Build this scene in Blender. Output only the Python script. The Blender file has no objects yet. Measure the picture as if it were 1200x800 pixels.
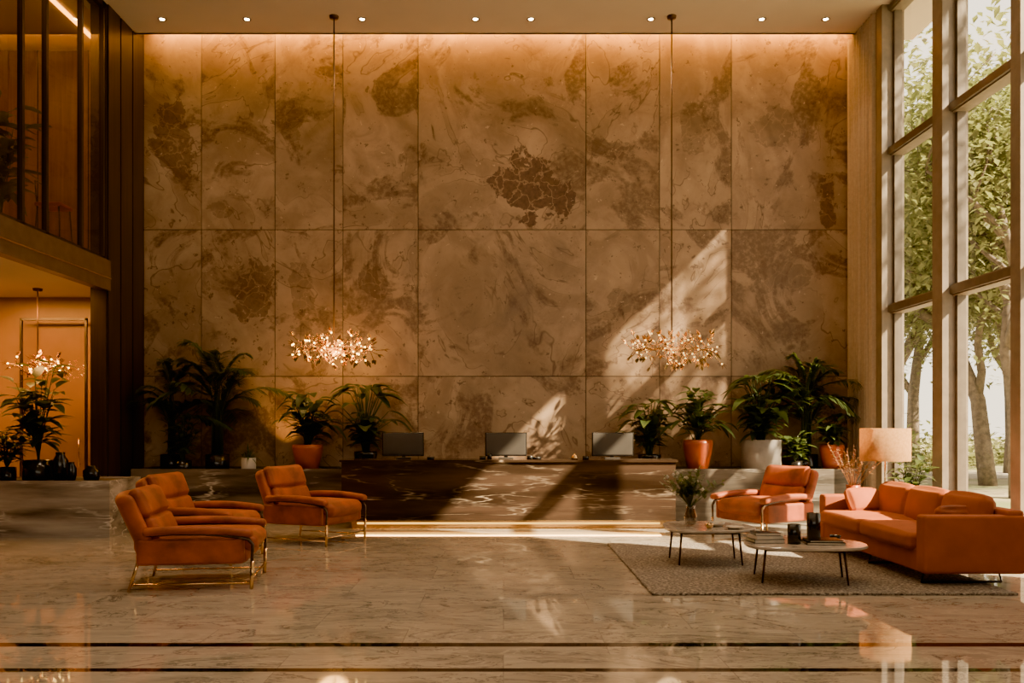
import bpy, math, random
from mathutils import Vector, Matrix, noise
R = random.Random(7)
D = bpy.data; S = bpy.context.scene
pi = math.pi

# ---------------------------------------------------------------- materials
class NT:
    def __init__(s, name):
        s.m = D.materials.new(name); s.m.use_nodes = True
        s.t = s.m.node_tree; s.t.nodes.clear()
        s.out = s.t.nodes.new('ShaderNodeOutputMaterial')
    def n(s, typ, ins=None, **kw):
        nd = s.t.nodes.new(typ)
        for k, v in kw.items(): setattr(nd, k, v)
        for k, v in (ins or {}).items():
            sock = nd.inputs[k]
            if isinstance(v, bpy.types.NodeSocket): s.t.links.new(v, sock)
            else: sock.default_value = v
        return nd
    def math(s, op, a, b=0.0, c=0.0, clamp=False):
        nd = s.n('ShaderNodeMath', {0: a, 1: b, 2: c}, operation=op); nd.use_clamp = clamp
        return nd.outputs[0]
    def vm(s, op, a, b=(0, 0, 0)):
        nd = s.n('ShaderNodeVectorMath', {0: a, 1: b}, operation=op)
        return nd.outputs[1] if op in ('LENGTH', 'DISTANCE', 'DOT_PRODUCT') else nd.outputs[0]
    def noise(s, vec, scale, detail=4, rough=.55, dist=0.0, color=False):
        nd = s.n('ShaderNodeTexNoise', {'Vector': vec, 'Scale': scale, 'Detail': detail, 'Roughness': rough, 'Distortion': dist})
        return nd.outputs['Color' if color else 'Fac']
    def ramp(s, fac, stops, interp='LINEAR'):
        nd = s.n('ShaderNodeValToRGB', {'Fac': fac}); cr = nd.color_ramp; cr.interpolation = interp
        while len(cr.elements) < len(stops): cr.elements.new(.5)
        for e, (p, c) in zip(cr.elements, stops):
            e.position = p
            e.color = (c, c, c, 1) if isinstance(c, (int, float)) else (*c, 1)
        return nd.outputs[0]
    def mix(s, f, a, b, mode='MIX'):
        nd = s.t.nodes.new('ShaderNodeMix'); nd.data_type = 'RGBA'; nd.blend_type = mode
        for i, v in ((0, f), (6, a), (7, b)):
            if isinstance(v, bpy.types.NodeSocket): s.t.links.new(v, nd.inputs[i])
            else: nd.inputs[i].default_value = (*v, 1) if isinstance(v, tuple) and len(v) == 3 else v
        return nd.outputs[2]
    def obj(s): return s.n('ShaderNodeTexCoord').outputs['Object']
    def bump(s, h, strength=.2, dist=.01):
        return s.n('ShaderNodeBump', {'Height': h, 'Strength': strength, 'Distance': dist}).outputs[0]
    def bsdf(s, **ins):
        d = {k.replace('_', ' '): v for k, v in ins.items()}
        for k in list(d):
            if isinstance(d[k], tuple) and len(d[k]) == 3 and 'Color' in k or k.endswith('Tint') and isinstance(d[k], tuple): d[k] = (*d[k][:3], 1)
        b = s.n('ShaderNodeBsdfPrincipled', d)
        s.t.links.new(b.outputs[0], s.out.inputs[0]); return b

def simple(name, col, rough=.5, metal=0., var=.15, scale=6., bump=0., **kw):
    t = NT(name); o = t.obj()
    f = t.noise(o, scale, 3)
    c2 = tuple(min(1, c * (1 + var)) for c in col); c1 = tuple(c * (1 - var) for c in col)
    c = t.ramp(f, [(.3, c1), (.7, c2)])
    ins = dict(Base_Color=c, Roughness=rough, Metallic=metal, **kw)
    if bump: ins['Normal'] = t.bump(t.noise(o, scale * 25, 2), bump, .004)
    t.bsdf(**ins); return t.m
def emis(name, col, strength):
    t = NT(name); f = t.noise(t.obj(), 3.0)
    c = t.ramp(f, [(0, tuple(x * .95 for x in col)), (1, col)])
    e = t.n('ShaderNodeEmission', {'Color': c, 'Strength': strength})
    t.t.links.new(e.outputs[0], t.out.inputs[0]); return t.m
def glassmat(name, tint=(.97, .97, .95), f0=.04, gl=1.0):
    t = NT(name)
    g = t.n('ShaderNodeNewGeometry')
    cs = t.math('ABSOLUTE', t.vm('DOT_PRODUCT', g.outputs['Incoming'], g.outputs['Normal']))
    sch = t.math('POWER', t.math('SUBTRACT', 1.0, cs, clamp=True), 5.0)
    fr = t.math('ADD', t.math('MULTIPLY', sch, (1 - f0) * gl), f0, clamp=True)
    a = t.n('ShaderNodeBsdfTransparent', {'Color': (*tint, 1)}); b = t.n('ShaderNodeBsdfGlossy', {'Roughness': .01, 'Color': (1, 1, 1, 1)})
    m = t.n('ShaderNodeMixShader', {0: fr, 1: a.outputs[0], 2: b.outputs[0]})
    t.t.links.new(m.outputs[0], t.out.inputs[0]); return t.m

def wall_stone():
    t = NT('travertine_slab_stone'); o = t.obj()
    off = t.n('ShaderNodeAttribute', attribute_name='poff').outputs['Vector']
    q = t.vm('ADD', o, off)
    big = t.noise(q, .45, 6, .6, 1.1)
    med = t.noise(q, 1.7, 8, .68, .6)
    fine = t.noise(q, 14, 6, .7)
    base = t.ramp(big, [(.3, (.20, .145, .10)), (.47, (.35, .28, .21)), (.6, (.42, .345, .265)), (.75, (.30, .235, .17))])
    base = t.mix(.55, base, t.ramp(med, [(.3, (.17, .115, .075)), (.5, (.37, .295, .22)), (.72, (.52, .44, .35))]))
    flow = t.noise(q, .42, 4, .5, 1.8)
    iso = t.math('PINGPONG', t.math('MULTIPLY', flow, 9.0), .5)
    line = t.ramp(iso, [(0, 1.0), (.05, 0.0)])
    lm = t.ramp(t.noise(q, .6, 2), [(.44, 0.0), (.54, .85)])
    base = t.mix(t.math('MULTIPLY', line, lm), base, (.10, .06, .038))
    band = t.ramp(t.math('PINGPONG', t.math('MULTIPLY', flow, 4.0), .5), [(.1, .0), (.4, .42)])
    base = t.mix(band, base, (.18, .125, .082))
    patch = t.ramp(t.noise(q, .75, 8, .62, 1.2), [(.52, 0.0), (.57, .78)])
    speck = t.ramp(fine, [(.36, 0.35), (.55, 1.0)])
    base = t.mix(t.math('MULTIPLY', patch, speck), base, (.115, .07, .045))
    warp = t.vm('ADD', o, t.vm('MULTIPLY', t.noise(q, 3.0, 4, color=True), (.5, .5, .5)))
    vd = t.n('ShaderNodeTexVoronoi', {'Vector': warp, 'Scale': 3.4}, feature='DISTANCE_TO_EDGE').outputs[0]
    crack = t.ramp(vd, [(.0, 1.0), (.045, 0.0)])
    blobs = [(.50, 5.80, .85, .75, .97), (-5.85, 6.8, .5, 1.1, .7), (-4.45, 4.1, .6, .8, .7), (-3.75, 7.1, .45, .7, .45),
             (-2.3, 4.2, .4, .4, .6), (1.75, 6.6, .5, .5, .55), (4.9, 6.9, .7, .5, .45), (5.75, 5.6, .25, .7, .75), (5.0, 4.3, .6, .4, .45),
             (3.4, 6.9, .35, .9, .4), (-5.0, 5.5, .4, .3, .45), (2.1, 3.9, .35, .6, .4), (-3.6, 3.9, .3, .8, .45)]
    nz = t.math('MULTIPLY', t.math('SUBTRACT', t.noise(o, 1.5, 9, .62, .35), .5), 2.7)
    tot = None
    for (bx, bz, rx, rz, dk) in blobs:
        v = t.vm('MULTIPLY', t.vm('SUBTRACT', o, (bx, 15.2, bz)), (1 / rx, 0, 1 / rz))
        d = t.math('ADD', t.vm('LENGTH', v), nz)
        m = t.math('MULTIPLY', t.ramp(d, [(.64, 1.0), (.68, 0.0)]), dk)
        tot = m if tot is None else t.math('MAXIMUM', tot, m)
    dark = t.mix(t.math('MULTIPLY', crack, .75), t.mix(t.ramp(fine, [(.35, 0.), (.6, 1.)]), (.065, .038, .024), (.13, .08, .05)), (.36, .27, .19))
    base = t.mix(tot, base, dark)
    pits = t.ramp(t.noise(q, 6, 4, .75), [(.62, 0.0), (.66, .75)])
    base = t.mix(pits, base, (.09, .055, .035))
    base = t.mix(t.ramp(t.noise(q, 9, 3, .7, .4), [(.68, 0.0), (.71, .6)]), base, (.6, .52, .42))
    base = t.mix(1.0, base, (.96, .80, .65), 'MULTIPLY')
    t.bsdf(Base_Color=base, Roughness=t.ramp(med, [(.3, .38), (.7, .6)]), Normal=t.bump(fine, .12, .01))
    return t.m

def dark_marble(name, base=(.018, .010, .006), base2=(.062, .037, .023), vein=(.38, .29, .20), rot=.5, amt=1.0, rough=.14):
    t = NT(name); o = t.obj()
    mp = t.n('ShaderNodeMapping', {'Vector': o, 'Rotation': (0, rot, .3), 'Scale': (.30, 1.0, 2.6)}).outputs[0]
    w = t.noise(mp, .9, 5, .5, .0)
    v1 = t.ramp(t.math('ABSOLUTE', t.math('SUBTRACT', w, .5)), [(0, .9), (.007, 0.0)])
    w2 = t.noise(mp, 1.7, 5, .55, .0)
    v2 = t.ramp(t.math('ABSOLUTE', t.math('SUBTRACT', w2, .55)), [(0, .4), (.02, 0.0)])
    msk = t.ramp(t.noise(o, 1.5, 3), [(.45, .05), (.6, 1.0)])
    c = t.mix(t.ramp(t.noise(mp, 1.6, 6), [(.35, 0.), (.65, 1.)]), base, base2)
    c = t.mix(t.math('MULTIPLY', t.math('MAXIMUM', v1, v2), t.math('MULTIPLY', msk, amt)), c, vein)
    t.bsdf(Base_Color=c, Roughness=rough, Specular_IOR_Level=.4); return t.m

def floor_mat():
    t = NT('polished_marble_tiles'); o = t.obj()
    br = t.n('ShaderNodeTexBrick', {'Vector': o, 'Color1': (.0, .0, .0, 1), 'Color2': (1, 1, 1, 1), 'Mortar': (.5, .5, .5, 1), 'Scale': 1.0,
             'Mortar Size': .003, 'Brick Width': 1.5, 'Row Height': .75, 'Bias': 0.0})
    rnd = br.outputs['Color']; mort = br.outputs['Fac']
    q = t.vm('ADD', o, t.vm('MULTIPLY', rnd, (7, 13, 0)))
    mp = t.n('ShaderNodeMapping', {'Vector': q, 'Rotation': (0, 0, .5), 'Scale': (.7, 1.8, 1)}).outputs[0]
    n1 = t.noise(mp, .9, 8, .65, 1.5)
    c = t.ramp(n1, [(.3, (.27, .245, .21)), (.46, (.42, .385, .34)), (.56, (.50, .465, .41)), (.72, (.34, .31, .265))])
    v = t.ramp(t.math('ABSOLUTE', t.math('SUBTRACT', t.noise(mp, 1.6, 8, .6, 1.2), .5)), [(0, .6), (.02, 0.0)])
    c = t.mix(v, c, (.66, .62, .56))
    v = t.ramp(t.math('ABSOLUTE', t.math('SUBTRACT', t.noise(mp, 1.1, 8, .66, 2.0), .47)), [(0, .85), (.02, 0.0)])
    c = t.mix(v, c, (.10, .08, .065))
    c = t.mix(.15, c, t.mix(rnd, (.28, .25, .21), (.52, .48, .42)))
    c = t.mix(t.math('MULTIPLY', mort, .5), c, (.14, .12, .10))
    c = t.mix(1.0, c, (.90, .84, .75), 'MULTIPLY')
    y = t.n('ShaderNodeSeparateXYZ', {0: o}).outputs[1]
    s1 = t.math('COMPARE', y, 6.27, .055); s2 = t.math('COMPARE', y, 5.62, .04)
    s3 = t.math('COMPARE', y, 3.0, .05)
    st = t.math('MAXIMUM', t.math('MAXIMUM', s1, s2), s3)
    c = t.mix(st, c, (.012, .007, .005))
    ro = t.ramp(n1, [(.3, .02), (.7, .055)])
    t.bsdf(Base_Color=c, Roughness=ro, Normal=t.bump(t.noise(o, 1.6, 2), .03, .02), Specular_IOR_Level=1.0)
    return t.m

def wood(name, c1, c2, rough=.4, ax=(14, 14, .6)):
    t = NT(name); o = t.obj()
    mp = t.n('ShaderNodeMapping', {'Vector': o, 'Scale': ax}).outputs[0]
    c = t.ramp(t.noise(mp, 1.2, 6, .6, .5), [(.3, c1), (.7, c2)])
    t.bsdf(Base_Color=c, Roughness=rough); return t.m

def rug_mat():
    t = NT('woven_rug'); o = t.obj()
    a = t.noise(o, 38, 3, .7); b = t.noise(o, 4, 4)
    v = t.n('ShaderNodeTexVoronoi', {'Vector': o, 'Scale': 22}).outputs[0]
    c = t.ramp(a, [(.38, (.06, .046, .036)), (.5, (.21, .175, .14)), (.62, (.52, .46, .39))])
    c = t.mix(.4, c, t.ramp(v, [(.1, (.48, .42, .35)), (.5, (.06, .046, .034))]))
    c = t.mix(t.ramp(b, [(.4, 0.), (.6, .25)]), c, (.11, .085, .07))
    t.bsdf(Base_Color=c, Roughness=.95, Normal=t.bump(a, .8, .015)); return t.m

def leafmat(name, c1, c2, trans=.25, rough=.35):
    t = NT(name); o = t.obj()
    c = t.ramp(t.noise(o, 3.5, 3), [(.3, c1), (.7, c2)])
    p = t.n('ShaderNodeBsdfPrincipled', {'Base Color': c, 'Roughness': rough})
    tr = t.n('ShaderNodeBsdfTranslucent', {'Color': t.mix(.5, c, (.28, .34, .06))})
    m = t.n('ShaderNodeMixShader', {0: trans, 1: p.outputs[0], 2: tr.outputs[0]})
    t.t.links.new(m.outputs[0], t.out.inputs[0]); return t.m

M = {}
M['stone'] = wall_stone()
M['floor'] = floor_mat()
M['desk'] = dark_marble('dark_emperador_marble', rot=.35)
M['planter'] = dark_marble('grey_marble', (.04, .034, .028), (.18, .15, .12), (.6, .54, .46), rot=-.5, rough=.2)
M['planter_lit'] = dark_marble('lightened_veined_marble', (.12, .105, .09), (.48, .42, .36), (.9, .84, .76), rot=-.6, rough=.2)  # brighter copy of the planter marble, lightened to offset the shade around it
M['ceil'] = simple('ceiling_plaster', (.62, .53, .42), .7, var=.04, scale=1)
M['plaster'] = simple('warm_plaster_wall', (.34, .26, .185), .8, var=.05, scale=1)
M['amber'] = simple('amber_lacquer_panel', (.30, .17, .075), .35, var=.12, scale=1.2)
M['dark'] = simple('joint_shadow_gap', (.05, .035, .025), .8)
M['wood_d'] = wood('dark_walnut_panel', (.022, .012, .008), (.048, .028, .016))
M['wood_m'] = wood('walnut_panel', (.19, .10, .045), (.28, .155, .07), .35)
M['wood_fur'] = wood('dark_wood_arm', (.03, .014, .007), (.09, .045, .02), .25, (4, 20, 20))
M['frame'] = simple('bronze_window_frame', (.15, .12, .09), .4, .3)
M['framel'] = simple('painted_mullion', (.22, .175, .13), .45, .1)
M['rust'] = simple('rust_velvet', (.29, .056, .009), .6, var=.4, scale=5, bump=.35, Sheen_Weight=.2, Sheen_Roughness=.4, Sheen_Tint=(1, .4, .1, 1))
M['sofa'] = simple('orange_wool', (.33, .070, .008), .8, var=.12, scale=4, bump=.4, Sheen_Weight=.1, Sheen_Tint=(1, .4, .1, 1))
M['brass'] = simple('brushed_brass', (.75, .50, .24), .22, 1.0, var=.08)
M['steel'] = simple('dark_steel', (.12, .10, .09), .3, .9)
M['bronze'] = simple('dark_bronze_rod', (.10, .055, .03), .35, .8)
M['black'] = simple('black_ceramic', (.012, .01, .009), .2)
M['silver'] = simple('dark_aluminium', (.075, .066, .058), .45, .2, var=.05)
M['white'] = simple('white_ceramic', (.55, .49, .42), .3, var=.06)
M['greypot'] = simple('concrete_pot', (.26, .23, .20), .6, var=.15)
M['terra'] = simple('terracotta_glaze', (.36, .065, .010), .3, var=.15)
M['soil'] = simple('soil', (.03, .02, .013), .95, var=.4, scale=30)
M['leaf'] = leafmat('dark_leaf', (.022, .042, .013), (.065, .095, .03))
M['leaf2'] = leafmat('green_leaf', (.035, .06, .016), (.09, .12, .035))
M['dry'] = leafmat('dried_flower', (.38, .12, .04), (.5, .24, .10))
M['tree'] = leafmat('hazy_tree_leaf', (.13, .135, .06), (.27, .26, .13), .45, .6)  # haze painted in: leaf colour paled to mimic hazy air
M['bark'] = simple('bark', (.14, .105, .075), .9, var=.4, scale=8)
M['rug'] = rug_mat()
M['cream'] = simple('cream_linen', (.42, .33, .24), .9, var=.08, scale=20)
M['paper'] = simple('paper', (.6, .54, .45), .8)
M['tabletop'] = simple('travertine_tabletop', (.40, .34, .28), .12, var=.25, scale=5)
M['trim'] = simple('balcony_bronze_fascia', (.13, .085, .055), .4, .2)
M['glass'] = glassmat('clear_glass', gl=.6)
M['glassm'] = glassmat('partition_glass', (.80, .70, .60), .08)
M['glassd'] = glassmat('door_glass', (.97, .94, .9), .05)
M['vase'] = glassmat('vase_glass', (.75, .72, .68), .08)
M['led'] = emis('led_strip', (1, .42, .04), 20)
M['ledw'] = emis('led_strip_warm', (1, .50, .08), 5)
M['bulb'] = emis('bulb', (1, .56, .12), 38)
M['bulb2'] = emis('bulb_dim', (1, .60, .18), 8)
M['down'] = emis('downlight_lens', (1, .78, .45), 100)

# ---------------------------------------------------------------- mesh builder
class MB:
    def __init__(s): s.v = []; s.f = []; s.m = []; s.s = []; s.mats = []
    def add(s, vs, fs, mat, smooth=True, X=None):
        if mat not in s.mats: s.mats.append(mat)
        k = s.mats.index(mat); b = len(s.v)
        s.v += [tuple(X @ Vector(p)) if X else tuple(p) for p in vs]
        for f in fs: s.f.append([i + b for i in f]); s.m.append(k); s.s.append(smooth)
    def box(s, x0, x1, y0, y1, z0, z1, mat, X=None):
        vs = [(x, y, z) for x in (x0, x1) for y in (y0, y1) for z in (z0, z1)]
        s.add(vs, [(0, 1, 3, 2), (4, 6, 7, 5), (0, 4, 5, 1), (2, 3, 7, 6), (0, 2, 6, 4), (1, 5, 7, 3)], mat, False, X)
    def rb(s, c, h, r, mat, X=None, puff=0, m=5, n=3, bend=None):
        r = min(r, min(h) * .999); axs = []
        for a in h:
            ang = [math.tan(pi / 4 * k / n) for k in range(n + 1)]
            hi = [a - r + r * t for t in ang]
            mid = [-(a - r) + 2 * (a - r) * k / m for k in range(1, m)]
            axs.append([-x for x in reversed(hi)] + mid + hi)
        key = {}; vs = []; fs = []
        def pt(p):
            k = tuple(round(x, 6) for x in p)
            if k in key: return key[k]
            inn = Vector([max(-(h[i] - r), min(h[i] - r, p[i])) for i in range(3)])
            d = Vector(p) - inn
            q = inn + d.normalized() * r if d.length > 0 else Vector(p)
            if puff:
                u = [max(0, 1 - (p[i] / h[i]) ** 2) for i in range(3)]
                q += Vector([(1 if p[i] > 0 else -1) * puff * u[(i + 1) % 3] ** .7 * u[(i + 2) % 3] ** .7 * (abs(p[i]) / h[i]) * (1 if h[i] == min(h) else .45) for i in range(3)])
            if bend: q = bend(q)
            key[k] = len(vs); vs.append(q + Vector(c)); return key[k]
        for ax in range(3):
            a1, a2 = (ax + 1) % 3, (ax + 2) % 3
            for sg in (-1, 1):
                for i in range(len(axs[a1]) - 1):
                    for j in range(len(axs[a2]) - 1):
                        q = []
                        for (di, dj) in ((0, 0), (1, 0), (1, 1), (0, 1)):
                            p = [0, 0, 0]; p[ax] = sg * h[ax]; p[a1] = axs[a1][i + di]; p[a2] = axs[a2][j + dj]; q.append(pt(p))
                        if sg < 0: q.reverse()
                        fs.append(q)
        s.add(vs, fs, mat, True, X)
    def tube(s, pts, rad, mat, seg=8, X=None):
        pts = [Vector(p) for p in pts]; n = len(pts)
        if not isinstance(rad, (list, tuple)): rad = [rad] * n
        vs = []; fs = []; ref = None
        for i, p in enumerate(pts):
            t = (pts[min(i + 1, n - 1)] - pts[max(i - 1, 0)]).normalized()
            if ref is None: ref = Vector((0, 0, 1)) if abs(t.z) < .9 else Vector((1, 0, 0))
            a = (ref - t * ref.dot(t)).normalized(); b = t.cross(a); ref = a
            for k in range(seg):
                w = 2 * pi * k / seg; vs.append(p + (a * math.cos(w) + b * math.sin(w)) * rad[i])
        for i in range(n - 1):
            for k in range(seg):
                k2 = (k + 1) % seg; fs.append((i * seg + k, i * seg + k2, (i + 1) * seg + k2, (i + 1) * seg + k))
        fs.append(tuple(reversed(range(seg)))); fs.append(tuple((n - 1) * seg + k for k in range(seg)))
        s.add(vs, fs, mat, True, X)
    def lathe(s, prof, mat, c=(0, 0, 0), seg=28, X=None, smooth=True):
        vs = []; fs = []
        for (r, z) in prof:
            for k in range(seg):
                w = 2 * pi * k / seg; vs.append((c[0] + r * math.cos(w), c[1] + r * math.sin(w), c[2] + z))
        for i in range(len(prof) - 1):
            for k in range(seg):
                k2 = (k + 1) % seg; fs.append((i * seg + k, i * seg + k2, (i + 1) * seg + k2, (i + 1) * seg + k))
        s.add(vs, fs, mat, smooth, X)
    def leaf(s, b, d, L, W, mat, droop=.3, segs=5, up=Vector((0, 0, 1))):
        b = Vector(b); d = Vector(d).normalized(); side = d.cross(up)
        if side.length < .05: side = Vector((1, 0, 0))
        side.normalize(); nrm = side.cross(d); vs = []; fs = []
        for i in range(segs + 1):
            t = i / segs; w = W * .5 * max(.02, math.sin(pi * min(1, t ** .75)) ** .8)
            c = b + d * L * t - Vector((0, 0, 1)) * droop * L * t * t
            vs += [c - side * w + nrm * w * .25, c, c + side * w + nrm * w * .25]
        for i in range(segs):
            a = i * 3; fs += [(a, a + 1, a + 4, a + 3), (a + 1, a + 2, a + 5, a + 4)]
        s.add(vs, fs, mat, True)
    def obj(s, name, loc=(0, 0, 0), rz=0, sc=1):
        me = D.meshes.new(name); me.from_pydata(s.v, [], s.f)
        for m in s.mats: me.materials.append(M[m])
        me.polygons.foreach_set('material_index', s.m); me.polygons.foreach_set('use_smooth', s.s)
        me.update()
        o = D.objects.new(name, me); S.collection.objects.link(o)
        o.location = loc; o.rotation_euler = (0, 0, rz); o.scale = sc if isinstance(sc, tuple) else (sc,) * 3
        return o

# ---------------------------------------------------------------- room
XL, XR, YB, ZC = -6.41, 6.28, 15.2, 8.43
b = MB(); b.box(-12, XR + .25, -4.2, YB + .3, -.1, 0, 'floor'); b.obj('floor')

xs = [XL, -5.38, -4.07, -2.86, -1.52, 1.47, 2.78, 4.06, XR]
zs = [0, 2.50, 5.11, 8.95]
b = MB(); b.box(XL - .1, XR + .3, YB + .02, YB + .3, 0, 9.2, 'dark')
offs = [0] * 8
g = .006
for i in range(8):
    for j in range(3):
        b.box(xs[i] + g, xs[i + 1] - g, YB - .0, YB + .03, zs[j] + g, zs[j + 1] - g, 'stone')
        o_ = (R.uniform(-20, 20), R.uniform(-20, 20), R.uniform(-20, 20)); offs += [o_] * 8
offs = [(0, 0, 0) if x == 0 else x for x in offs]
w = b.obj('wall_back')
at = w.data.attributes.new('poff', 'FLOAT_VECTOR', 'POINT')
at.data.foreach_set('vector', [c for o_ in offs for c in o_])

b = MB()
b.box(XL - .1, XR + .25, -4.2, 14.85, ZC, ZC + .15, 'ceil')
b.box(XL - .1, XR + .25, 14.80, 14.86, ZC, ZC + .25, 'ceil')
b.box(XL - .2, XR + .25, -4.2, YB + .3, 9.2, 9.4, 'ceil')
b.obj('ceiling')
b = MB(); b.box(XR + .25, XR + 1.15, -4.2, YB + .3, 8.62, 8.9, 'ceil'); b.obj('added_sun_eave')  # unseen eave, added to cut off the top of the sun patches
b = MB(); b.box(XL + .05, XR - .05, 14.9, 14.94, 8.50, 8.54, 'led'); b.obj('cove_led_strip')

b = MB()
b.box(XL - .25, XL, 13.76, YB, 0, 9.2, 'wood_d')
for (y0, y1) in ((13.80, 14.22), (14.26, 14.68), (14.72, 15.14)): b.box(XL, XL + .025, y0, y1, 0, ZC, 'wood_d')
b.box(XL - .25, XL, -4.2, 7.6, 0, 9.2, 'wood_d')
b.box(XL - .25, XL, 7.6, 13.76, ZC - .02, 9.2, 'wood_d')
b.obj('wall_left')
b = MB()
b.box(-10.2, -10.0, 7.4, YB + .2, 0, 9.2, 'wood_m')
b.box(-10.0, XL - .25, YB, YB + .2, 0, 9.2, 'wood_m')
b.box(-10.0, XL - .25, YB - .03, YB, 0, 3.9, 'amber')
b.box(-10.0, XL - .25, 7.4, 7.6, 0, 9.2, 'wood_d')
for x in (-9.2, -8.3, -7.4): b.box(x, x + .015, YB - .012, YB, 4.2, 8.3, 'dark')
b.obj('wall_side_room')
b = MB(); b.box(-10.0, XL - .25, 7.6, YB, 8.3, 8.45, 'ceil'); b.box(-7.1, -7.04, 7.8, 15.0, 8.27, 8.31, 'led'); b.obj('ceiling_mezzanine')
b = MB(); b.box(-10.0, XL - .1, 7.6, YB, 3.9, 4.2, 'ceil'); b.box(XL - .1, XL + .06, 7.6, 13.8, 3.8, 4.28, 'trim')
b.box(XL + .06, XL + .07, 7.6, 13.8, 3.98, 4.0, 'brass')
b.obj('mezzanine_balcony_slab')
b = MB()
for y in (7.65, 9.0, 10.3, 11.4, 12.0, 13.0, 13.70):
    b.box(XL - .07, XL + .0, y - .03, y + .03, 4.28, ZC, 'wood_d')
b.box(XL - .07, XL, 7.6, 13.76, 4.28, 4.34, 'wood_d'); b.box(XL - .07, XL, 7.6, 13.76, ZC - .1, ZC - .02, 'wood_d')
b.add([(XL - .035, 7.65, 4.34), (XL - .035, 13.7, 4.34), (XL - .035, 13.7, ZC - .1), (XL - .035, 7.65, ZC - .1)], [(0, 1, 2, 3)], 'glassm', False)
b.obj('window_mezzanine')
b = MB()
fx0, fx1, fz0, fz1 = -8.45, -7.28, .0, 3.5
Yp = 14.9
b.box(fx0, fx0 + .035, Yp, Yp + .05, fz0, fz1, 'steel'); b.box(fx1 - .035, fx1, Yp, Yp + .05, fz0, fz1, 'steel')
b.box(fx0, fx1, Yp, Yp + .05, fz1 - .04, fz1, 'steel'); b.box(fx0, fx1, Yp, Yp + .05, 0, .08, 'steel')
b.add([(fx0 + .035, Yp + .03, .08), (fx1 - .035, Yp + .03, .08), (fx1 - .035, Yp + .03, fz1 - .04), (fx0 + .035, Yp + .03, fz1 - .04)], [(0, 1, 2, 3)], 'glassd', False)
b.tube([(fx1 - .12, Yp - .03, .9), (fx1 - .12, Yp - .03, 1.4)], .012, 'brass'); b.tube([(fx1 - .12, Yp - .03, .95), (fx1 - .12, Yp + .02, .95)], .008, 'brass'); b.tube([(fx1 - .12, Yp - .03, 1.35), (fx1 - .12, Yp + .02, 1.35)], .008, 'brass')
b.obj('door_glazed')

b = MB()
b.box(XR, XR + .25, 14.0, YB + .02, 0, 9.2, 'ceil'); b.box(XR, XR + .25, -4.2, 8.3, 0, 9.2, 'ceil')
b.box(XR, XR + .25, 8.3, 14.0, ZC, 9.2, 'ceil')
b.obj('wall_right')
def window(name, y0, y1):
    b = MB()
    for (z0, z1) in ((.0, .12), (3.43, 3.59), (5.98, 6.14), (8.31, 8.43)):
        b.box(XR - .02, XR + .18, y0, y1, z0, z1, 'framel')
        b.box(XR - .06, XR - .02, y0, y1, z0 + .02, z1 - .03, 'frame')
    for (y, ) in ((y0,), (y1 - .06,)): b.box(XR + .02, XR + .14, y, y + .06, .12, ZC, 'frame')
    xg = XR + .075
    b.add([(xg, y0 + .06, .12), (xg, y1 - .06, .12), (xg, y1 - .06, 8.31), (xg, y0 + .06, 8.31)], [(0, 1, 2, 3)], 'glass', False)
    b.obj(name)
window('window_1', 12.18, 13.8); window('window_2', 10.30, 11.9); window('window_3', 8.42, 10.10)
b = MB()
for (y0, y1) in ((13.8, 14.0), (11.9, 12.18), (10.1, 10.3), (8.3, 8.42)): b.box(XR - .16, XR + .2, y0, y1, 0, ZC, 'framel')
b.obj('trim_window_mullions')
b = MB(); vs = []; fs = []; n = 90
for i in range(n + 1):
    y = 14.04 + 1.1 * i / n
    x = 6.13 + .045 * math.sin(i * .75) + .012 * math.sin(i * 1.9)
    vs += [(x, y, .02), (x + .01 * math.sin(i), y, 4.2), (x, y, 8.42)]
for i in range(n):
    a = i * 3; fs += [(a, a + 3, a + 4, a + 1), (a + 1, a + 4, a + 5, a + 2)]
b.add(vs, fs, 'cream'); b.obj('curtain')
b = MB(); b.box(XL, XR, -4.2, -4.0, 0, 4.6, 'plaster'); b.obj('wall_front')
b = MB()
for x in (-6.3, -3.2, 0, 3.2, 6.2): b.box(x - .08, x + .08, -4.2, -4.0, 4.6, ZC, 'frame')
for z in (4.65, 6.4, 8.38): b.box(XL, XR, -4.2, -4.0, z - .05, z + .05, 'frame')
b.add([(XL, -4.1, 4.7), (XR, -4.1, 4.7), (XR, -4.1, 8.33), (XL, -4.1, 8.33)], [(0, 1, 2, 3)], 'glass', False); b.obj('added_fill_clerestory')  # unseen glazing added behind the camera to let in sky fill

# ---------------------------------------------------------------- reception desk
b = MB()
b.box(-2.53, 2.69, 13.33, 13.42, .14, 1.05, 'desk'); b.box(-2.53, -2.44, 13.42, 14.15, .14, 1.05, 'desk'); b.box(2.60, 2.69, 13.42, 14.15, .14, 1.05, 'desk')
b.box(-2.56, 2.72, 13.30, 13.95, 1.05, 1.085, 'desk')
b.box(-2.44, 2.60, 13.5, 14.15, .72, .76, 'wood_d')
b.box(-2.40, 2.56, 13.50, 14.1, 0, .14, 'brass'); b.box(-2.3, 2.46, 13.42, 13.5, .07, .11, 'ledw')
b.box(-2.53, 2.69, 13.33, 13.6, .11, .14, 'brass')
b.obj('reception_desk')
def monitor(x, y):
    b = MB()
    X = Matrix.Translation((0, 0, .235)) @ Matrix.Rotation(.08, 4, 'X')
    b.rb((0, 0, 0), (.335, .014, .19), .010, 'black', X); b.rb((0, -.013, .004), (.318, .006, .172), .005, 'silver', X)
    b.rb((0, .10, .12), (.03, .02, .12), .01, 'silver'); b.rb((0, .10, .012), (.12, .08, .010), .006, 'silver')
    b.obj('computer_monitor', (x, y, 1.087))
for x in (-1.61, .04, 1.75): monitor(x, 13.68)
b = MB()
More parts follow.
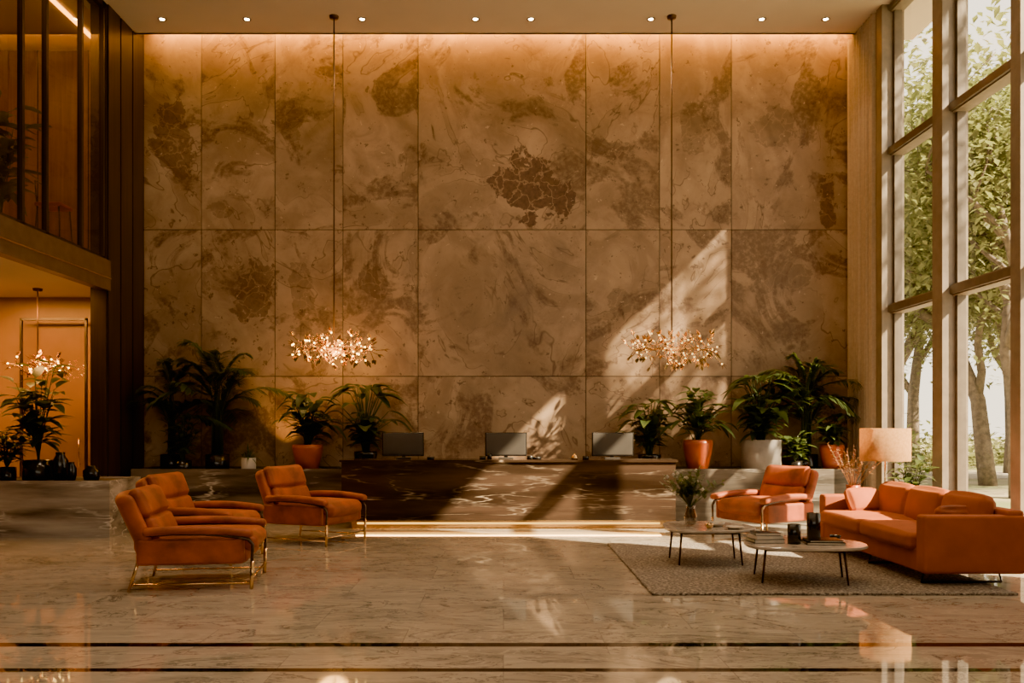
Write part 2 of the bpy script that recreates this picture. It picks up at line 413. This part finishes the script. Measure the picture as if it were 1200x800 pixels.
for (x, h, w) in ((-.33, .05, .05), (-.22, .09, .035), (.42, .06, .05), (.53, .04, .07), (1.3, .05, .05), (-1.15, .04, .06)):
    b.lathe([(0, 0), (w, 0), (w, h), (w * .85, h), (w * .8, h * .4), (0, h * .4)], 'black', (x, 13.5, 1.087), 16)
b.obj('desk_accessories')
b = MB()
b.lathe([(0, 0), (.05, 0), (.055, .03), (.03, .07), (.01, .08), (.008, .1), (0, .1)], 'brass', (0, 0, 0), 18); b.obj('service_bell', (1.12, 13.45, 1.087))

# ---------------------------------------------------------------- planters
def planter(name, x0, x1, y0, y1, z, mt='planter'):
    b = MB(); t = .06
    b.box(x0, x1, y0, y0 + t, 0, z, mt); b.box(x0, x1, y1 - t, y1, 0, z, mt)
    b.box(x0, x0 + t, y0 + t, y1 - t, 0, z, mt); b.box(x1 - t, x1, y0 + t, y1 - t, 0, z, mt)
    b.box(x0 + t, x1 - t, y0 + t, y1 - t, 0, z - .02, 'soil'); return b.obj(name)
planter('marble_planter', -6.2, -1.9, 14.2, 15.12, .9)
planter('marble_planter', 1.95, 5.95, 14.2, 15.12, .9)
planter('marble_planter', -7.7, -5.70, 12.35, 13.40, .82, 'planter_lit')

# ---------------------------------------------------------------- plants
def pot(b, kind, r, h, z0=0):
    if kind == 'cyl': pr = [(0, 0), (r * .96, 0), (r, .02), (r, h), (r * .9, h), (r * .88, h - .05), (0, h - .05)]
    else: pr = [(0, 0), (r * .62, 0), (r * .7, .02), (r * .92, h * .55), (r, h * .85), (r * .97, h), (r * .86, h), (r * .84, h - .05), (0, h - .05)]
    return pr
def rnd_dir(el0, el1, az=None):
    a = R.uniform(0, 2 * pi) if az is None else az; e = R.uniform(el0, el1)
    return Vector((math.cos(a) * math.cos(e), math.sin(a) * math.cos(e), math.sin(e)))
def broad(b, z0, H, spread, nst, LL, LW, mat='leaf', ymax=.4):
    for i in range(nst):
        az = 2 * pi * i / nst + R.uniform(-.3, .3); hh = H * R.uniform(.55, 1)
        sp = spread * R.uniform(.3, 1) * (1.15 - hh / H * .6)
        pts = []
        for k in range(7):
            t = k / 6; pts.append(Vector((math.cos(az) * sp * t ** 1.5, math.sin(az) * sp * min(1, ymax / spread) * t ** 1.5, z0 + hh * t)))
        b.tube(pts, [.012 * (1 - .6 * k / 6) for k in range(7)], mat, 5)
        nl = R.randint(6, 9)
        for k in range(nl):
            t = .3 + .7 * k / (nl - 1); j = min(5, int(t * 6)); p = pts[j].lerp(pts[j + 1], t * 6 - j)
            d = rnd_dir(.05, .7, az + k * 2.4)
            d.y *= .6
            st = p + d * .06
            b.tube([p, st], .005, mat, 4)
            b.leaf(st, d, LL * R.uniform(.7, 1.1), LW * R.uniform(.8, 1.1), mat, R.uniform(.15, .6))
def bigleaf(b, z0, H, spread, n, LL, LW, mat='leaf', ymax=.5):
    for i in range(n):
        az = 2 * pi * i * .382 + R.uniform(-.2, .2); f = R.random(); hh = H * (1 - .6 * f * f); sp = spread * (.25 + .75 * f)
        e = Vector((math.cos(az) * sp, math.sin(az) * sp * ymax, z0 + hh))
        p0 = Vector((R.uniform(-.05, .05), R.uniform(-.05, .05), z0))
        mid = p0.lerp(e, .5) + Vector((-e.x * .2, -e.y * .2, hh * .12))
        b.tube([p0, mid, e], [.012, .009, .006], mat, 5)
        d = Vector((math.cos(az), math.sin(az) * ymax, R.uniform(.0, .5)))
        b.leaf(e, d, LL * R.uniform(.8, 1.15), LW * R.uniform(.85, 1.1), mat, R.uniform(.35, .9), 6)
def palm(b, z0, H, L, nf, mat='leaf', ymax=1., trunk=.3, el=(.3, 1.35)):
    for i in range(nf):
        az = 2 * pi * i / nf * 1.618 * 3 + R.uniform(-.3, .3); e = R.uniform(*el); ll = L * R.uniform(.75, 1.1)
        d = rnd_dir(e, e, az); d.y *= ymax
        o = Vector((R.uniform(-.08, .08), R.uniform(-.05, .05), z0)); hh = H * R.uniform(.35, 1) * trunk
        n = 14; pts = []
        for k in range(n + 1):
            t = k / n; pts.append(o + Vector((0, 0, hh)) + d * ll * t - Vector((0, 0, 1)) * .42 * ll * t ** 2.6)
        b.tube([o] + pts, [.014] + [.009 * (1 - .7 * k / n) for k in range(n + 1)], mat, 5)
        for k in range(3, n + 1):
            t = k / n; tg = (pts[k] - pts[k - 1]).normalized()
            sd = tg.cross(Vector((0, 0, 1))); sd = sd.normalized() if sd.length > .1 else Vector((1, 0, 0))
            l = ll * .34 * math.sin(pi * (.18 + .74 * t)) + .05
            for sg in (-1, 1):
                for hf in (0, .5):
                    p = pts[k].lerp(pts[k - 1], hf)
                    b.leaf(p, sd * sg + tg * .75 + Vector((0, 0, .12)), l * R.uniform(.85, 1.1), .036, mat, R.uniform(.2, .5), 3)
def potted(name, loc, potkind, pmat, pr_, ph, fn, lim=(-6.34, 6.05, 15.17)):
    b = MB(); b.lathe(pot(b, potkind, pr_, ph), pmat); b.lathe([(0, ph - .045), (pr_ * .86, ph - .045)], 'soil'); fn(b)
    b.v = [(max(lim[0] - loc[0], min(lim[1] - loc[0], x)), min(lim[2] - loc[1], y), z) for (x, y, z) in b.v]
    return b.obj(name, loc)

zp = .88
potted('potted_palm', (-4.90, 14.62, zp), 'cyl', 'black', .2, .25, lambda b: palm(b, .2, 1.75, 1.4, 18, ymax=.42, trunk=.75))
potted('potted_palm', (-5.66, 14.6, zp), 'cyl', 'black', .2, .25, lambda b: palm(b, .2, 1.6, 1.0, 16, ymax=.5, trunk=.75))
potted('leafy_shrub', (-5.42, 14.4, zp), 'cyl', 'black', .15, .15, lambda b: broad(b, .1, .85, .4, 16, .2, .09, ymax=.15))
potted('potted_grass', (-4.30, 14.4, zp), 'cyl', 'white', .12, .2, lambda b: [b.leaf((0, 0, .15), rnd_dir(.5, 1.4), R.uniform(.25, .5), .018, 'leaf2', R.uniform(.3, 1.0), 5) for _ in range(70)])
potted('potted_rubber_plant', (-3.33, 14.52, zp), 'taper', 'terra', .26, .42, lambda b: (broad(b, .35, .85, .5, 14, .32, .15, ymax=.4), bigleaf(b, .38, .9, .4, 16, .36, .18)))
potted('potted_philodendron', (-2.36, 14.62, zp), 'taper', 'black', .2, .3, lambda b: (bigleaf(b, .25, 1.15, .55, 28, .42, .22), broad(b, .25, .7, .4, 12, .30, .14, ymax=.3)))
potted('potted_philodendron', (2.5, 14.6, zp), 'taper', 'black', .2, .25, lambda b: (bigleaf(b, .2, .95, .45, 24, .38, .18, 'leaf2'), broad(b, .2, .8, .5, 13, .30, .13, 'leaf', ymax=.3)))
potted('potted_rubber_plant', (3.3, 14.5, zp), 'taper', 'terra', .25, .5, lambda b: (broad(b, .42, .9, .5, 14, .32, .15, 'leaf2', ymax=.4), bigleaf(b, .42, .7, .5, 14, .34, .16, 'leaf')))
potted('potted_fig', (4.38, 14.5, zp), 'cyl', 'greypot', .33, .5, lambda b: (bigleaf(b, .42, 1.1, .55, 28, .42, .22), broad(b, .42, .85, .5, 14, .34, .16, ymax=.4)))
potted('potted_palm', (5.2, 14.68, zp), 'cyl', 'black', .2, .25, lambda b: palm(b, .2, 1.7, 1.25, 24, ymax=.38, trunk=.7))
potted('leafy_shrub', (4.92, 14.4, zp), 'cyl', 'black', .12, .15, lambda b: broad(b, .1, .5, .3, 12, .2, .1, 'leaf2', ymax=.15))
potted('potted_flower', (5.55, 14.42, zp), 'taper', 'terra', .2, .42, lambda b: broad(b, .36, .5, .4, 14, .24, .1, 'leaf2', ymax=.2))
side = (-9.9, -5.5, 15.1)
potted('potted_fig', (-7.0, 12.85, .80), 'cyl', 'black', .22, .3, lambda b: broad(b, .25, 1.5, .55, 16, .42, .17, 'leaf', ymax=.4), side)
potted('leafy_shrub', (-7.42, 12.75, .80), 'cyl', 'black', .13, .2, lambda b: broad(b, .15, .6, .35, 12, .24, .1, 'leaf', ymax=.3), side)
potted('potted_fig', (-7.25, 12.3, 4.2), 'taper', 'black', .22, .35, lambda b: broad(b, .3, 1.9, .6, 9, .5, .2, 'leaf', ymax=.6), (-9.9, -6.5, 15))
potted('leafy_shrub', (5.72, 12.0, 0), 'cyl', 'greypot', .2, .4, lambda b: broad(b, .35, .85, .4, 12, .25, .1, 'leaf2', ymax=.4))
for (x, y, r, h) in ((-6.62, 12.75, .11, .42), (-6.13, 12.7, .12, .22), (-6.38, 12.6, .07, .28)):
    b = MB(); b.lathe([(0, 0), (r * .8, 0), (r, h * .3), (r, h * .7), (r * .55, h * .9), (r * .6, h), (r * .5, h), (r * .45, h * .85), (0, h * .8)], 'black'); b.obj('dark_vase', (x, y, .80))
b = MB(); b.lathe([(0, 0), (.13, 0), (.17, .2), (.17, .45), (.09, .68), (.1, .75), (.08, .75), (.07, .6), (0, .55)], 'terra')
for i in range(34):
    d = rnd_dir(.8, 1.45); l = R.uniform(.4, .8); p = Vector((0, 0, .65)); e = p + d * l
    b.tube([p, p + d * l * .5 + Vector((0, 0, .02)), e], .004, 'dry', 4)
    for k in range(10): b.leaf(p + d * l * R.uniform(.5, 1), rnd_dir(0, 1.2), .06, .035, 'dry', .2, 2)
b.obj('dried_flower_vase', (5.12, 12.5, 0))

# ---------------------------------------------------------------- lounge chairs
def lounge_chair(x, y, rz, sc=1.0):
    b = MB()
    b.rb((.04, 0, .31), (.42, .355, .075), .05, 'rust')
    b.rb((.10, 0, .425), (.42, .335, .085), .07, 'rust', puff=.035)
    X = Matrix.Translation((-.30, 0, .30)) @ Matrix.Rotation(-.36, 4, 'Y')
    bend = lambda q: Vector((q.x + .55 * q.y * q.y * (1 if q.z > -.2 else .6), q.y, q.z - .35 * q.y * q.y * (q.z > .2)))
    b.rb((-.04, 0, .325), (.07, .40, .335), .065, 'rust', X, bend=bend, m=8)
    b.rb((.055, 0, .50), (.055, .33, .14), .05, 'rust', X, puff=.03, bend=bend, m=8)
    b.rb((.055, 0, .235), (.055, .32, .13), .05, 'rust', X, puff=.025, bend=bend, m=8)
    for sg in (-1, 1):
        b.rb((.03, sg * .385, .36), (.41, .035, .12), .03, 'rust', m=6)
        bd = lambda q: Vector((q.x, q.y, q.z - .16 * q.x * q.x - .03 * q.x))
        b.rb((.09, sg * .40, .565), (.42, .055, .038), .036, 'rust', m=10, bend=bd)
        b.tube([(-.30, sg * .40, .52), (-.1, sg * .40, .533), (.15, sg * .40, .528), (.38, sg * .40, .50), (.47, sg * .40, .47), (.505, sg * .40, .42), (.50, sg * .40, .30), (.49, sg * .40, 0)],
               [.016, .02, .02, .02, .018, .014, .012, .010], 'wood_fur', 8)
        b.tube([(.505, sg * .40, .26), (.495, sg * .40, 0)], .0145, 'brass')
        b.tube([(-.36, sg * .34, .34), (-.44, sg * .38, 0)], [.016, .011], 'brass')
        b.tube([(-.43, sg * .375, .06), (.495, sg * .40, .06)], .008, 'brass', 6)
    b.tube([(.495, -.40, .10), (.495, .40, .10)], .008, 'brass', 6)
    b.tube([(-.38, -.36, .25), (-.38, .36, .25)], .01, 'brass', 6)
    return b.obj('lounge_chair', (x, y, 0), rz, sc)
lounge_chair(-3.16, 8.80, .14, (1.24, 1.18, 1.05))
lounge_chair(-3.66, 10.35, -.12, (1.16, 1.14, 1.1))
lounge_chair(-2.72, 12.05, -.42, (1.2, 1.16, 1.11))
lounge_chair(3.82, 12.42, pi + .55, (1.2, 1.16, 1.09))

# ---------------------------------------------------------------- sofa
b = MB()
YF = 11.25; ym = (8.47 + YF) / 2; hy = (YF - 8.47) / 2
b.rb((4.67, ym, .26), (.50, hy, .12), .03, 'sofa', m=6)
for y in (8.53, YF - .08): b.rb((4.67, y, .43), (.51, .09, .29), .035, 'sofa', m=6)
b.rb((5.09, ym, .46), (.09, hy, .31), .035, 'sofa', m=6)
hc = (hy * 2 - .36) / 4
for k in (-1, 1): b.rb((4.55, ym + k * hc, .44), (.45, hc - .005, .085), .05, 'sofa', puff=.03, m=8)
X0 = lambda y: Matrix.Translation((4.91, y, .67)) @ Matrix.Rotation(.22, 4, 'Y')
for k in (-1, 0, 1): b.rb((0, 0, 0), (.085, .39, .22), .07, 'sofa', X0(ym + k * .80), puff=.06, m=8)
X = Matrix.Translation((4.6, YF - .36, .66)) @ Matrix.Rotation(.3, 4, 'Z') @ Matrix.Rotation(-.5, 4, 'X')
b.rb((0, 0, 0), (.24, .05, .16), .045, 'sofa', X, puff=.05, m=8)
X = Matrix.Translation((4.70, 8.9, .62)) @ Matrix.Rotation(.25, 4, 'X')
b.rb((0, 0, 0), (.2, .05, .15), .045, 'rust', X, puff=.05, m=8)
for y in (8.62, ym, YF - .15):
    b.tube([(4.25, y, .15), (4.22, y, .037), (5.03, y, .037), (5.0, y, .15)], .013, 'steel', 8)
b.obj('sofa')

# ---------------------------------------------------------------- rug
b = MB(); b.rb((3.15, 9.85, .012), (1.74, 1.75, .012), .01, 'rug', m=10)
b.obj('rug')

# ---------------------------------------------------------------- coffee tables
def coffee_table(x, y, rx, ry, rz, z=.42):
    b = MB(); n = 48; ring = []
    for k in range(n):
        a = 2 * pi * k / n; rr = 1 + .07 * math.cos(3 * a + .6)
        ring.append((rx * rr * math.copysign(abs(math.cos(a)) ** .85, math.cos(a)), ry * rr * math.copysign(abs(math.sin(a)) ** .85, math.sin(a))))
    prof = [(.97, z - .035), (1, z - .025), (1, z - .006), (.99, z)]
    vs = [(px * s_, py * s_, zz) for (s_, zz) in prof for (px, py) in ring]; fs = []
    for i in range(3):
        for k in range(n): k2 = (k + 1) % n; fs.append((i * n + k, i * n + k2, (i + 1) * n + k2, (i + 1) * n + k))
    fs.append(tuple(3 * n + k for k in range(n))); fs.append(tuple(reversed(range(n))))
    b.add(vs, fs, 'tabletop', False)
    for a in (.5, 2.5, 3.8, 5.6):
        c, s_ = math.cos(a), math.sin(a)
        b.tube([(c * rx * .8, s_ * ry * .8, z - .035), (c * rx * .88, s_ * ry * .88, .002)], [.014, .010], 'bronze', 8)
    b.tube([(math.cos(a) * rx * .8, math.sin(a) * ry * .8, z - .06) for a in (.5, 2.5, 3.8, 5.6, .5)], .010, 'bronze', 6)
    return b.obj('coffee_table', (x, y, .0245), rz)
coffee_table(2.36, 9.98, .52, .52, 0); coffee_table(3.06, 8.8, .60, .5, -.15, .39)
zt = .445; zt2 = .415
b = MB(); b.lathe([(0, .01), (.05, .01), (.065, .03), (.075, .12), (.05, .2), (.06, .24), (.055, .24), (.045, .2), (.068, .12), (.058, .035), (0, .02)], 'vase')
for i in range(46):
    d = rnd_dir(.6, 1.5); l = R.uniform(.25, .50); p = Vector((0, 0, .12)); q = Vector((d.x * .03, d.y * .03, .24)); e = q + d * l
    b.tube([p, q, e], .003, 'leaf2', 4)
    for k in range(6): b.leaf(q + d * l * R.uniform(.3, 1), rnd_dir(-.1, 1.2), .11, .04, 'leaf2' if i % 3 else 'leaf', .3, 3)
    if i % 4 == 0: b.lathe([(0, -.025), (.025, 0), (0, .025)], 'paper', tuple(e), 8)
b.obj('flower_vase', (2.18, 9.95, zt))
def bowl(x, y, z, r, h, mat, name):
    b = MB(); b.lathe([(0, 0), (r * .5, 0), (r * .9, h * .6), (r, h), (r * .95, h), (r * .8, h * .6), (r * .4, h * .15), (0, h * .12)], mat); b.obj(name, (x, y, z))
bowl(2.48, 9.9, zt, .09, .05, 'white', 'bowl'); bowl(2.62, 9.66, zt, .10, .03, 'white', 'dish'); bowl(2.34, 9.7, zt, .05, .06, 'brass', 'cup')
bowl(2.76, 9.1, zt2, .045, .07, 'white', 'cup'); bowl(3.48, 8.95, zt2, .06, .05, 'black', 'bowl')
def books(x, y, z, rz, ls):
    b = MB(); h = 0
    for (w, d, t, m, a) in ls:
        X = Matrix.Rotation(a, 4, 'Z'); b.box(-w, w, -d, d, h, h + .004, m, X); b.box(-w + .006, w - .006, -d + .006, d - .004, h + .004, h + t - .004, 'paper', X)
        b.box(-w, w, -d, d, h + t - .004, h + t, m, X); b.box(-w, -w + .004, -d, d, h, h + t, m, X); h += t
    b.obj('book_stack', (x, y, z), rz)
books(2.70, 8.8, zt2, .1, [(.16, .12, .04, 'black', 0), (.15, .11, .035, 'white', .1), (.13, .1, .03, 'black', -.1)])
books(3.25, 8.68, zt2, -.1, [(.19, .14, .025, 'black', 0), (.17, .12, .02, 'black', .08)])
def candle(x, y, z, r, h):
    b = MB(); b.lathe([(0, 0), (r, 0), (r, h), (r * .85, h), (r * .85, h * .75), (0, h * .75)], 'black'); b.lathe([(0, h * .75), (r * .8, h * .75), (r * .8, h * .82), (0, h * .82)], 'paper'); b.obj('candle_holder', (x, y, z))
candle(2.95, 8.66, zt2, .065, .2); candle(3.3, 9.08, zt2, .07, .27); candle(3.06, 9.02, zt2, .05, .15)

# ---------------------------------------------------------------- floor lamp
b = MB()
b.lathe([(0, 0), (.16, 0), (.16, .02), (.03, .03), (0, .03)], 'brass'); b.tube([(0, 0, .02), (0, 0, 1.52)], .012, 'brass')
t = NT('lamp_shade_linen'); o = t.obj(); c = t.ramp(t.noise(o, 30, 3), [(.3, (.55, .32, .13)), (.7, (.68, .42, .19))])
dd = t.n('ShaderNodeBsdfDiffuse', {'Color': c}); tr = t.n('ShaderNodeBsdfTranslucent', {'Color': c}); mx = t.n('ShaderNodeMixShader', {0: .55, 1: dd.outputs[0], 2: tr.outputs[0]})
t.t.links.new(mx.outputs[0], t.out.inputs[0]); M['shade'] = t.m
b.lathe([(.33, 1.13), (.33, 1.58), (.325, 1.58), (.325, 1.13), (.33, 1.13)], 'shade', seg=40)
for a in (0, 2.09, 4.19): b.tube([(0, 0, 1.5), (.325 * math.cos(a), .325 * math.sin(a), 1.56)], .004, 'brass', 5)
b.lathe([(0, 1.3), (.035, 1.33), (.045, 1.38), (.02, 1.43), (0, 1.44)], 'bulb2', seg=12)
b.obj('floor_lamp', (5.30, 11.85, 0))

# ---------------------------------------------------------------- chandeliers
def chandelier(x, y, z, zc, w, bulb, nb, name='chandelier'):
    b = MB(); b.tube([(0, 0, .05), (0, 0, zc - z)], .012, 'bronze', 8); b.lathe([(0, zc - z - .05), (.07, zc - z - .04), (.08, zc - z)], 'bronze')
    b.tube([(-w * .42, 0, 0), (0, 0, .05), (w * .42, 0, 0)], .014, 'brass')
    for i in range(nb):
        px = R.uniform(-.44, .44) * w; p = Vector((px, R.uniform(-.1, .1), R.uniform(-.02, .05)))
        d = rnd_dir(-1.1, 1.1); l = R.uniform(.12, .3) * w / 1.37
        e = p + d * l; e.z = max(-.30, min(.28, e.z))
        b.tube([Vector((px, 0, .02)), p + d * l * .4, e], .007, 'brass', 4)
        b.leaf(e, d, .13, .06, 'brass', 0, 3); b.leaf(e, d + Vector((.3, .3, .3)), .10, .05, 'brass', 0, 3); b.leaf(e, d + Vector((-.5, .3, -.3)), .10, .05, 'brass', 0, 3)
        if i % 2 == 0:
            r = .015; b.lathe([(0, -r), (r * .8, -r * .6), (r, 0), (r * .8, r * .6), (0, r)], bulb, tuple(e), 8)
    return b.obj(name, (x, y, z))
chandelier(-2.82, 14.2, 2.87, ZC, 1.45, 'bulb', 120)
chandelier(2.80, 14.2, 2.87, ZC, 1.45, 'bulb2', 120)
chandelier(-7.75, 14.2, 2.63, 3.9, .85, 'bulb', 46)  # added object standing in for a chandelier reflection in the side glass

b = MB()
dl = [(-5.72, 14.3), (-4.3, 14.3), (-2.37, 14.3), (-.47, 14.3), (.46, 14.3), (2.47, 14.3), (4.33, 14.3), (5.4, 14.3)]
for (x, y) in dl + [(x, y) for y in (10.5, 6.5, 2.5) for x in (-4.5, -1.5, 1.5, 4.5)]:  # rows nearer the camera are unseen fixtures, added for fill
    b.lathe([(.058, -.012), (.068, -.012), (.068, .001), (.04, .001), (.038, .001), (.058, -.012)], 'bronze', (x, y, ZC), 20)
    b.lathe([(0, -.004), (.040, -.004)], 'down', (x, y, ZC), 20)
b.obj('recessed_and_fill_downlights')

b = MB(); b.rb((0, 0, .75), (.2, .2, .03), .025, 'rust')
for sx in (-1, 1):
    for sy in (-1, 1): b.tube([(sx * .16, sy * .16, .74), (sx * .2, sy * .2, 0)], .013, 'steel')
b.tube([(.19, .19, .25), (-.19, .19, .25), (-.19, -.19, .25), (.19, -.19, .25), (.19, .19, .25)], .008, 'steel')
b.tube([(-.17, -.16, .75), (-.2, -.17, 1.1), (-.2, .17, 1.1), (-.17, .16, .75)], .012, 'steel')
b.obj('bar_stool', (-6.85, 13.0, 4.2))

# ---------------------------------------------------------------- outside
t = NT('lawn'); o = t.obj()
c = t.ramp(t.noise(o, .25, 5), [(.4, (.32, .27, .17)), (.6, (.17, .19, .07))])
t.bsdf(Base_Color=c, Roughness=.95); M['lawn'] = t.m
M['path'] = simple('pavement', (.40, .35, .29), .9)
b = MB(); b.box(-60, 90, -60, 120, -.4, -.12, 'lawn'); b.obj('ground')
b = MB(); b.box(6.6, 9.5, -4, 40, -.12, -.06, 'path'); b.box(9.5, 60, 28, 32, -.12, -.08, 'path'); b.obj('pavement')
def tree(seed, H, nl, ls, spread, trunk=.38):
    rr = random.Random(seed); b = MB(); tips = []
    def grow(p, d, L, r, dep):
        n = 4; pts = [p]; dd = d.copy()
        for k in range(n):
            dd = (dd + Vector((rr.uniform(-.22, .22), rr.uniform(-.22, .22), rr.uniform(-.05, .15)))).normalized(); pts.append(pts[-1] + dd * L / n)
            if dep <= 2: tips.append(pts[-1])
        b.tube(pts, [r * (1 - .4 * k / n) for k in range(n + 1)], 'bark', 6)
        if dep == 0: return
        for k in range(3):
            a = rr.uniform(0, 6.28); sp = rr.uniform(.5, .95)
            q = Vector((math.cos(a) * sp, math.sin(a) * sp, rr.uniform(.1, .7)))
            grow(pts[rr.randint(2, n)], (dd * .55 + q).normalized(), L * rr.uniform(.6, .8), r * .5, dep - 1)
    grow(Vector((0, 0, 0)), Vector((0, 0, 1)), H * trunk, H * .018, 4)
    for i in range(nl):
        p = rr.choice(tips) + Vector((rr.gauss(0, spread), rr.gauss(0, spread), rr.gauss(0, spread * .8)))
        a = rr.uniform(0, 6.28); e = rr.uniform(-.8, .8)
        b.leaf(p, Vector((math.cos(a) * math.cos(e), math.sin(a) * math.cos(e), math.sin(e))), ls, ls * .55, 'tree', .2, 2)
    return b
T1 = tree(3, 16, 16000, .23, 1.0, .32).obj('tree', (14.2, 25, -.15))
T2 = tree(11, 15, 16000, .23, 1.0, .32).obj('tree', (12.4, 20.5, -.15))
def inst(src, loc, rz, sc):
    o = D.objects.new('tree', src.data); S.collection.objects.link(o); o.location = loc; o.rotation_euler = (0, 0, rz); o.scale = (sc,) * 3
for (s_, l, a, k) in ((T1, (18.5, 31, -.15), 1.5, 1.1), (T2, (23, 38, -.15), 2.6, 1.3), (T1, (16, 36, -.15), 4, 1.2), (T2, (28, 44, -.15), .6, 1.4), (T1, (21, 26, -.15), 3, 1.), (T2, (12.5, 29, -.15), 3.6, 1.), (T2, (17, 24, -.15), 5, .9), (T1, (34, 52, -.15), 1, 1.5), (T2, (24, 50, -.15), 2, 1.5)): inst(s_, l, a, k)
# slender street tree beside the building; its open crown dapples the sunlight
rr = random.Random(5); b = MB(); top = Vector((0, 0, 8.2))
b.tube([(0, 0, 0), (.1, .05, 3), (-.05, .1, 6), tuple(top)], [.16, .13, .10, .07], 'bark', 8)
for i in range(34):
    az = rr.uniform(0, 2 * pi); rad = rr.uniform(.5, 2.5); zz = rr.uniform(9.4, 14.0)
    tip = Vector((math.cos(az) * rad * .8, math.sin(az) * rad, zz)); st = Vector((0, 0, rr.uniform(6.0, 8.2)))
    mid = st.lerp(tip, .5) + Vector((math.cos(az) * .3, math.sin(az) * .3, -.1))
    b.tube([st, mid, tip], [.035, .022, .008], 'bark', 5)
    for k in range(42):
        p = mid.lerp(tip, rr.uniform(.4, 1.05)) + Vector((rr.gauss(0, .26), rr.gauss(0, .26), rr.gauss(0, .2)))
        a = rr.uniform(0, 6.28); e = rr.uniform(-.9, .6)
        b.leaf(p, Vector((math.cos(a) * math.cos(e), math.sin(a) * math.cos(e), math.sin(e))), .19, .10, 'tree', .2, 2)
b.obj('tree', (10.6, 10.1, -.12))
b = MB()
for i in range(6000):
    u = R.random(); x = 12 + 30 * u + R.gauss(0, .5); y = 30 + 26 * u + R.gauss(0, .7); z = abs(R.gauss(0, .6))
    b.leaf((x, y, z - .1), rnd_dir(-.5, 1), .35, .2, 'tree', .2, 2)
b.obj('hedge')

# ---------------------------------------------------------------- lights
K = 1.5
def light(name, typ, loc, energy, col, rot=(0, 0, 0), **kw):
    l = D.lights.new(name, typ); l.energy = energy * K; l.color = col
    for k, v in kw.items(): setattr(l, k, v)
    o = D.objects.new(name, l); S.collection.objects.link(o); o.location = loc; o.rotation_euler = rot; return o
s = light('sun', 'SUN', (20, 0, 20), 42, (1, .79, .50), angle=math.radians(.8))
s.rotation_euler = Vector((-1.54, 1.0, -1.54)).to_track_quat('-Z', 'Y').to_euler()
light('cove_light', 'AREA', (0, 15.08, 8.66), 250, (1, .42, .035), (math.radians(10), 0, 0), shape='RECTANGLE', size=12.4, size_y=.08)
for (x, y) in dl:
    light('downlight_and_fill_spot', 'SPOT', (x, y, ZC - .02), 125, (1, .66, .35), (math.radians(4), 0, 0), spot_size=1.15, spot_blend=.9, shadow_soft_size=.05)
for y in (10.5, 6.5, 2.5):  # unseen forward rows, added to fill the room with light
    for x in (-4.5, -1.5, 1.5, 4.5): light('downlight_and_fill_spot', 'SPOT', (x, y, ZC - .02), 320, (1, .71, .44), spot_size=1.8, spot_blend=.9, shadow_soft_size=.06)
light('chandelier_glow', 'POINT', (-2.82, 14.2, 2.87), 70, (1, .46, .10), shadow_soft_size=.3)
light('chandelier_glow', 'POINT', (2.80, 14.2, 2.87), 14, (1, .6, .25), shadow_soft_size=.3)
light('recess_light', 'AREA', (-8.2, 13.6, 3.86), 240, (1, .44, .09), shape='RECTANGLE', size=2.4, size_y=.8)
light('mezzanine_light', 'AREA', (-8.4, 12.5, 8.25), 70, (1, .45, .15), shape='RECTANGLE', size=2.4, size_y=3)
light('planter_uplight', 'SPOT', (-3.85, 14.85, .95), 90, (1, .45, .08), (math.radians(172), 0, 0), spot_size=1.3, spot_blend=.8)
light('lamp_bulb', 'POINT', (5.30, 11.85, 1.37), 50, (1, .52, .17), shadow_soft_size=.05)
light('desk_plinth_light', 'AREA', (.08, 13.40, .105), 14, (1, .52, .16), (math.radians(-30), 0, 0), shape='RECTANGLE', size=4.8, size_y=.04)

w = D.worlds.new('sky'); S.world = w; w.use_nodes = True; nt = w.node_tree; nt.nodes.clear()
tc = nt.nodes.new('ShaderNodeTexCoord'); sp = nt.nodes.new('ShaderNodeSeparateXYZ'); cr = nt.nodes.new('ShaderNodeValToRGB'); bg = nt.nodes.new('ShaderNodeBackground'); wo = nt.nodes.new('ShaderNodeOutputWorld')
nt.links.new(tc.outputs['Generated'], sp.inputs[0]); nt.links.new(sp.outputs[2], cr.inputs[0]); nt.links.new(cr.outputs[0], bg.inputs[0]); nt.links.new(bg.outputs[0], wo.inputs[0])
cr.color_ramp.elements[0].position = 0; cr.color_ramp.elements[0].color = (1, .85, .63, 1); cr.color_ramp.elements[1].position = .8; cr.color_ramp.elements[1].color = (.95, .84, .68, 1)
bg.inputs[1].default_value = 5.0

# ---------------------------------------------------------------- camera
c = D.cameras.new('camera'); co = D.objects.new('camera', c); S.collection.objects.link(co)
co.location = (0, 0, 1.6); co.rotation_euler = (pi / 2, 0, 0)
c.sensor_width = 36; c.lens = 30; c.shift_x = 10 / 1200; c.shift_y = 100 / 1200; c.clip_end = 300
S.camera = co
S.view_settings.view_transform = 'AgX'; S.view_settings.look = 'AgX - Punchy'
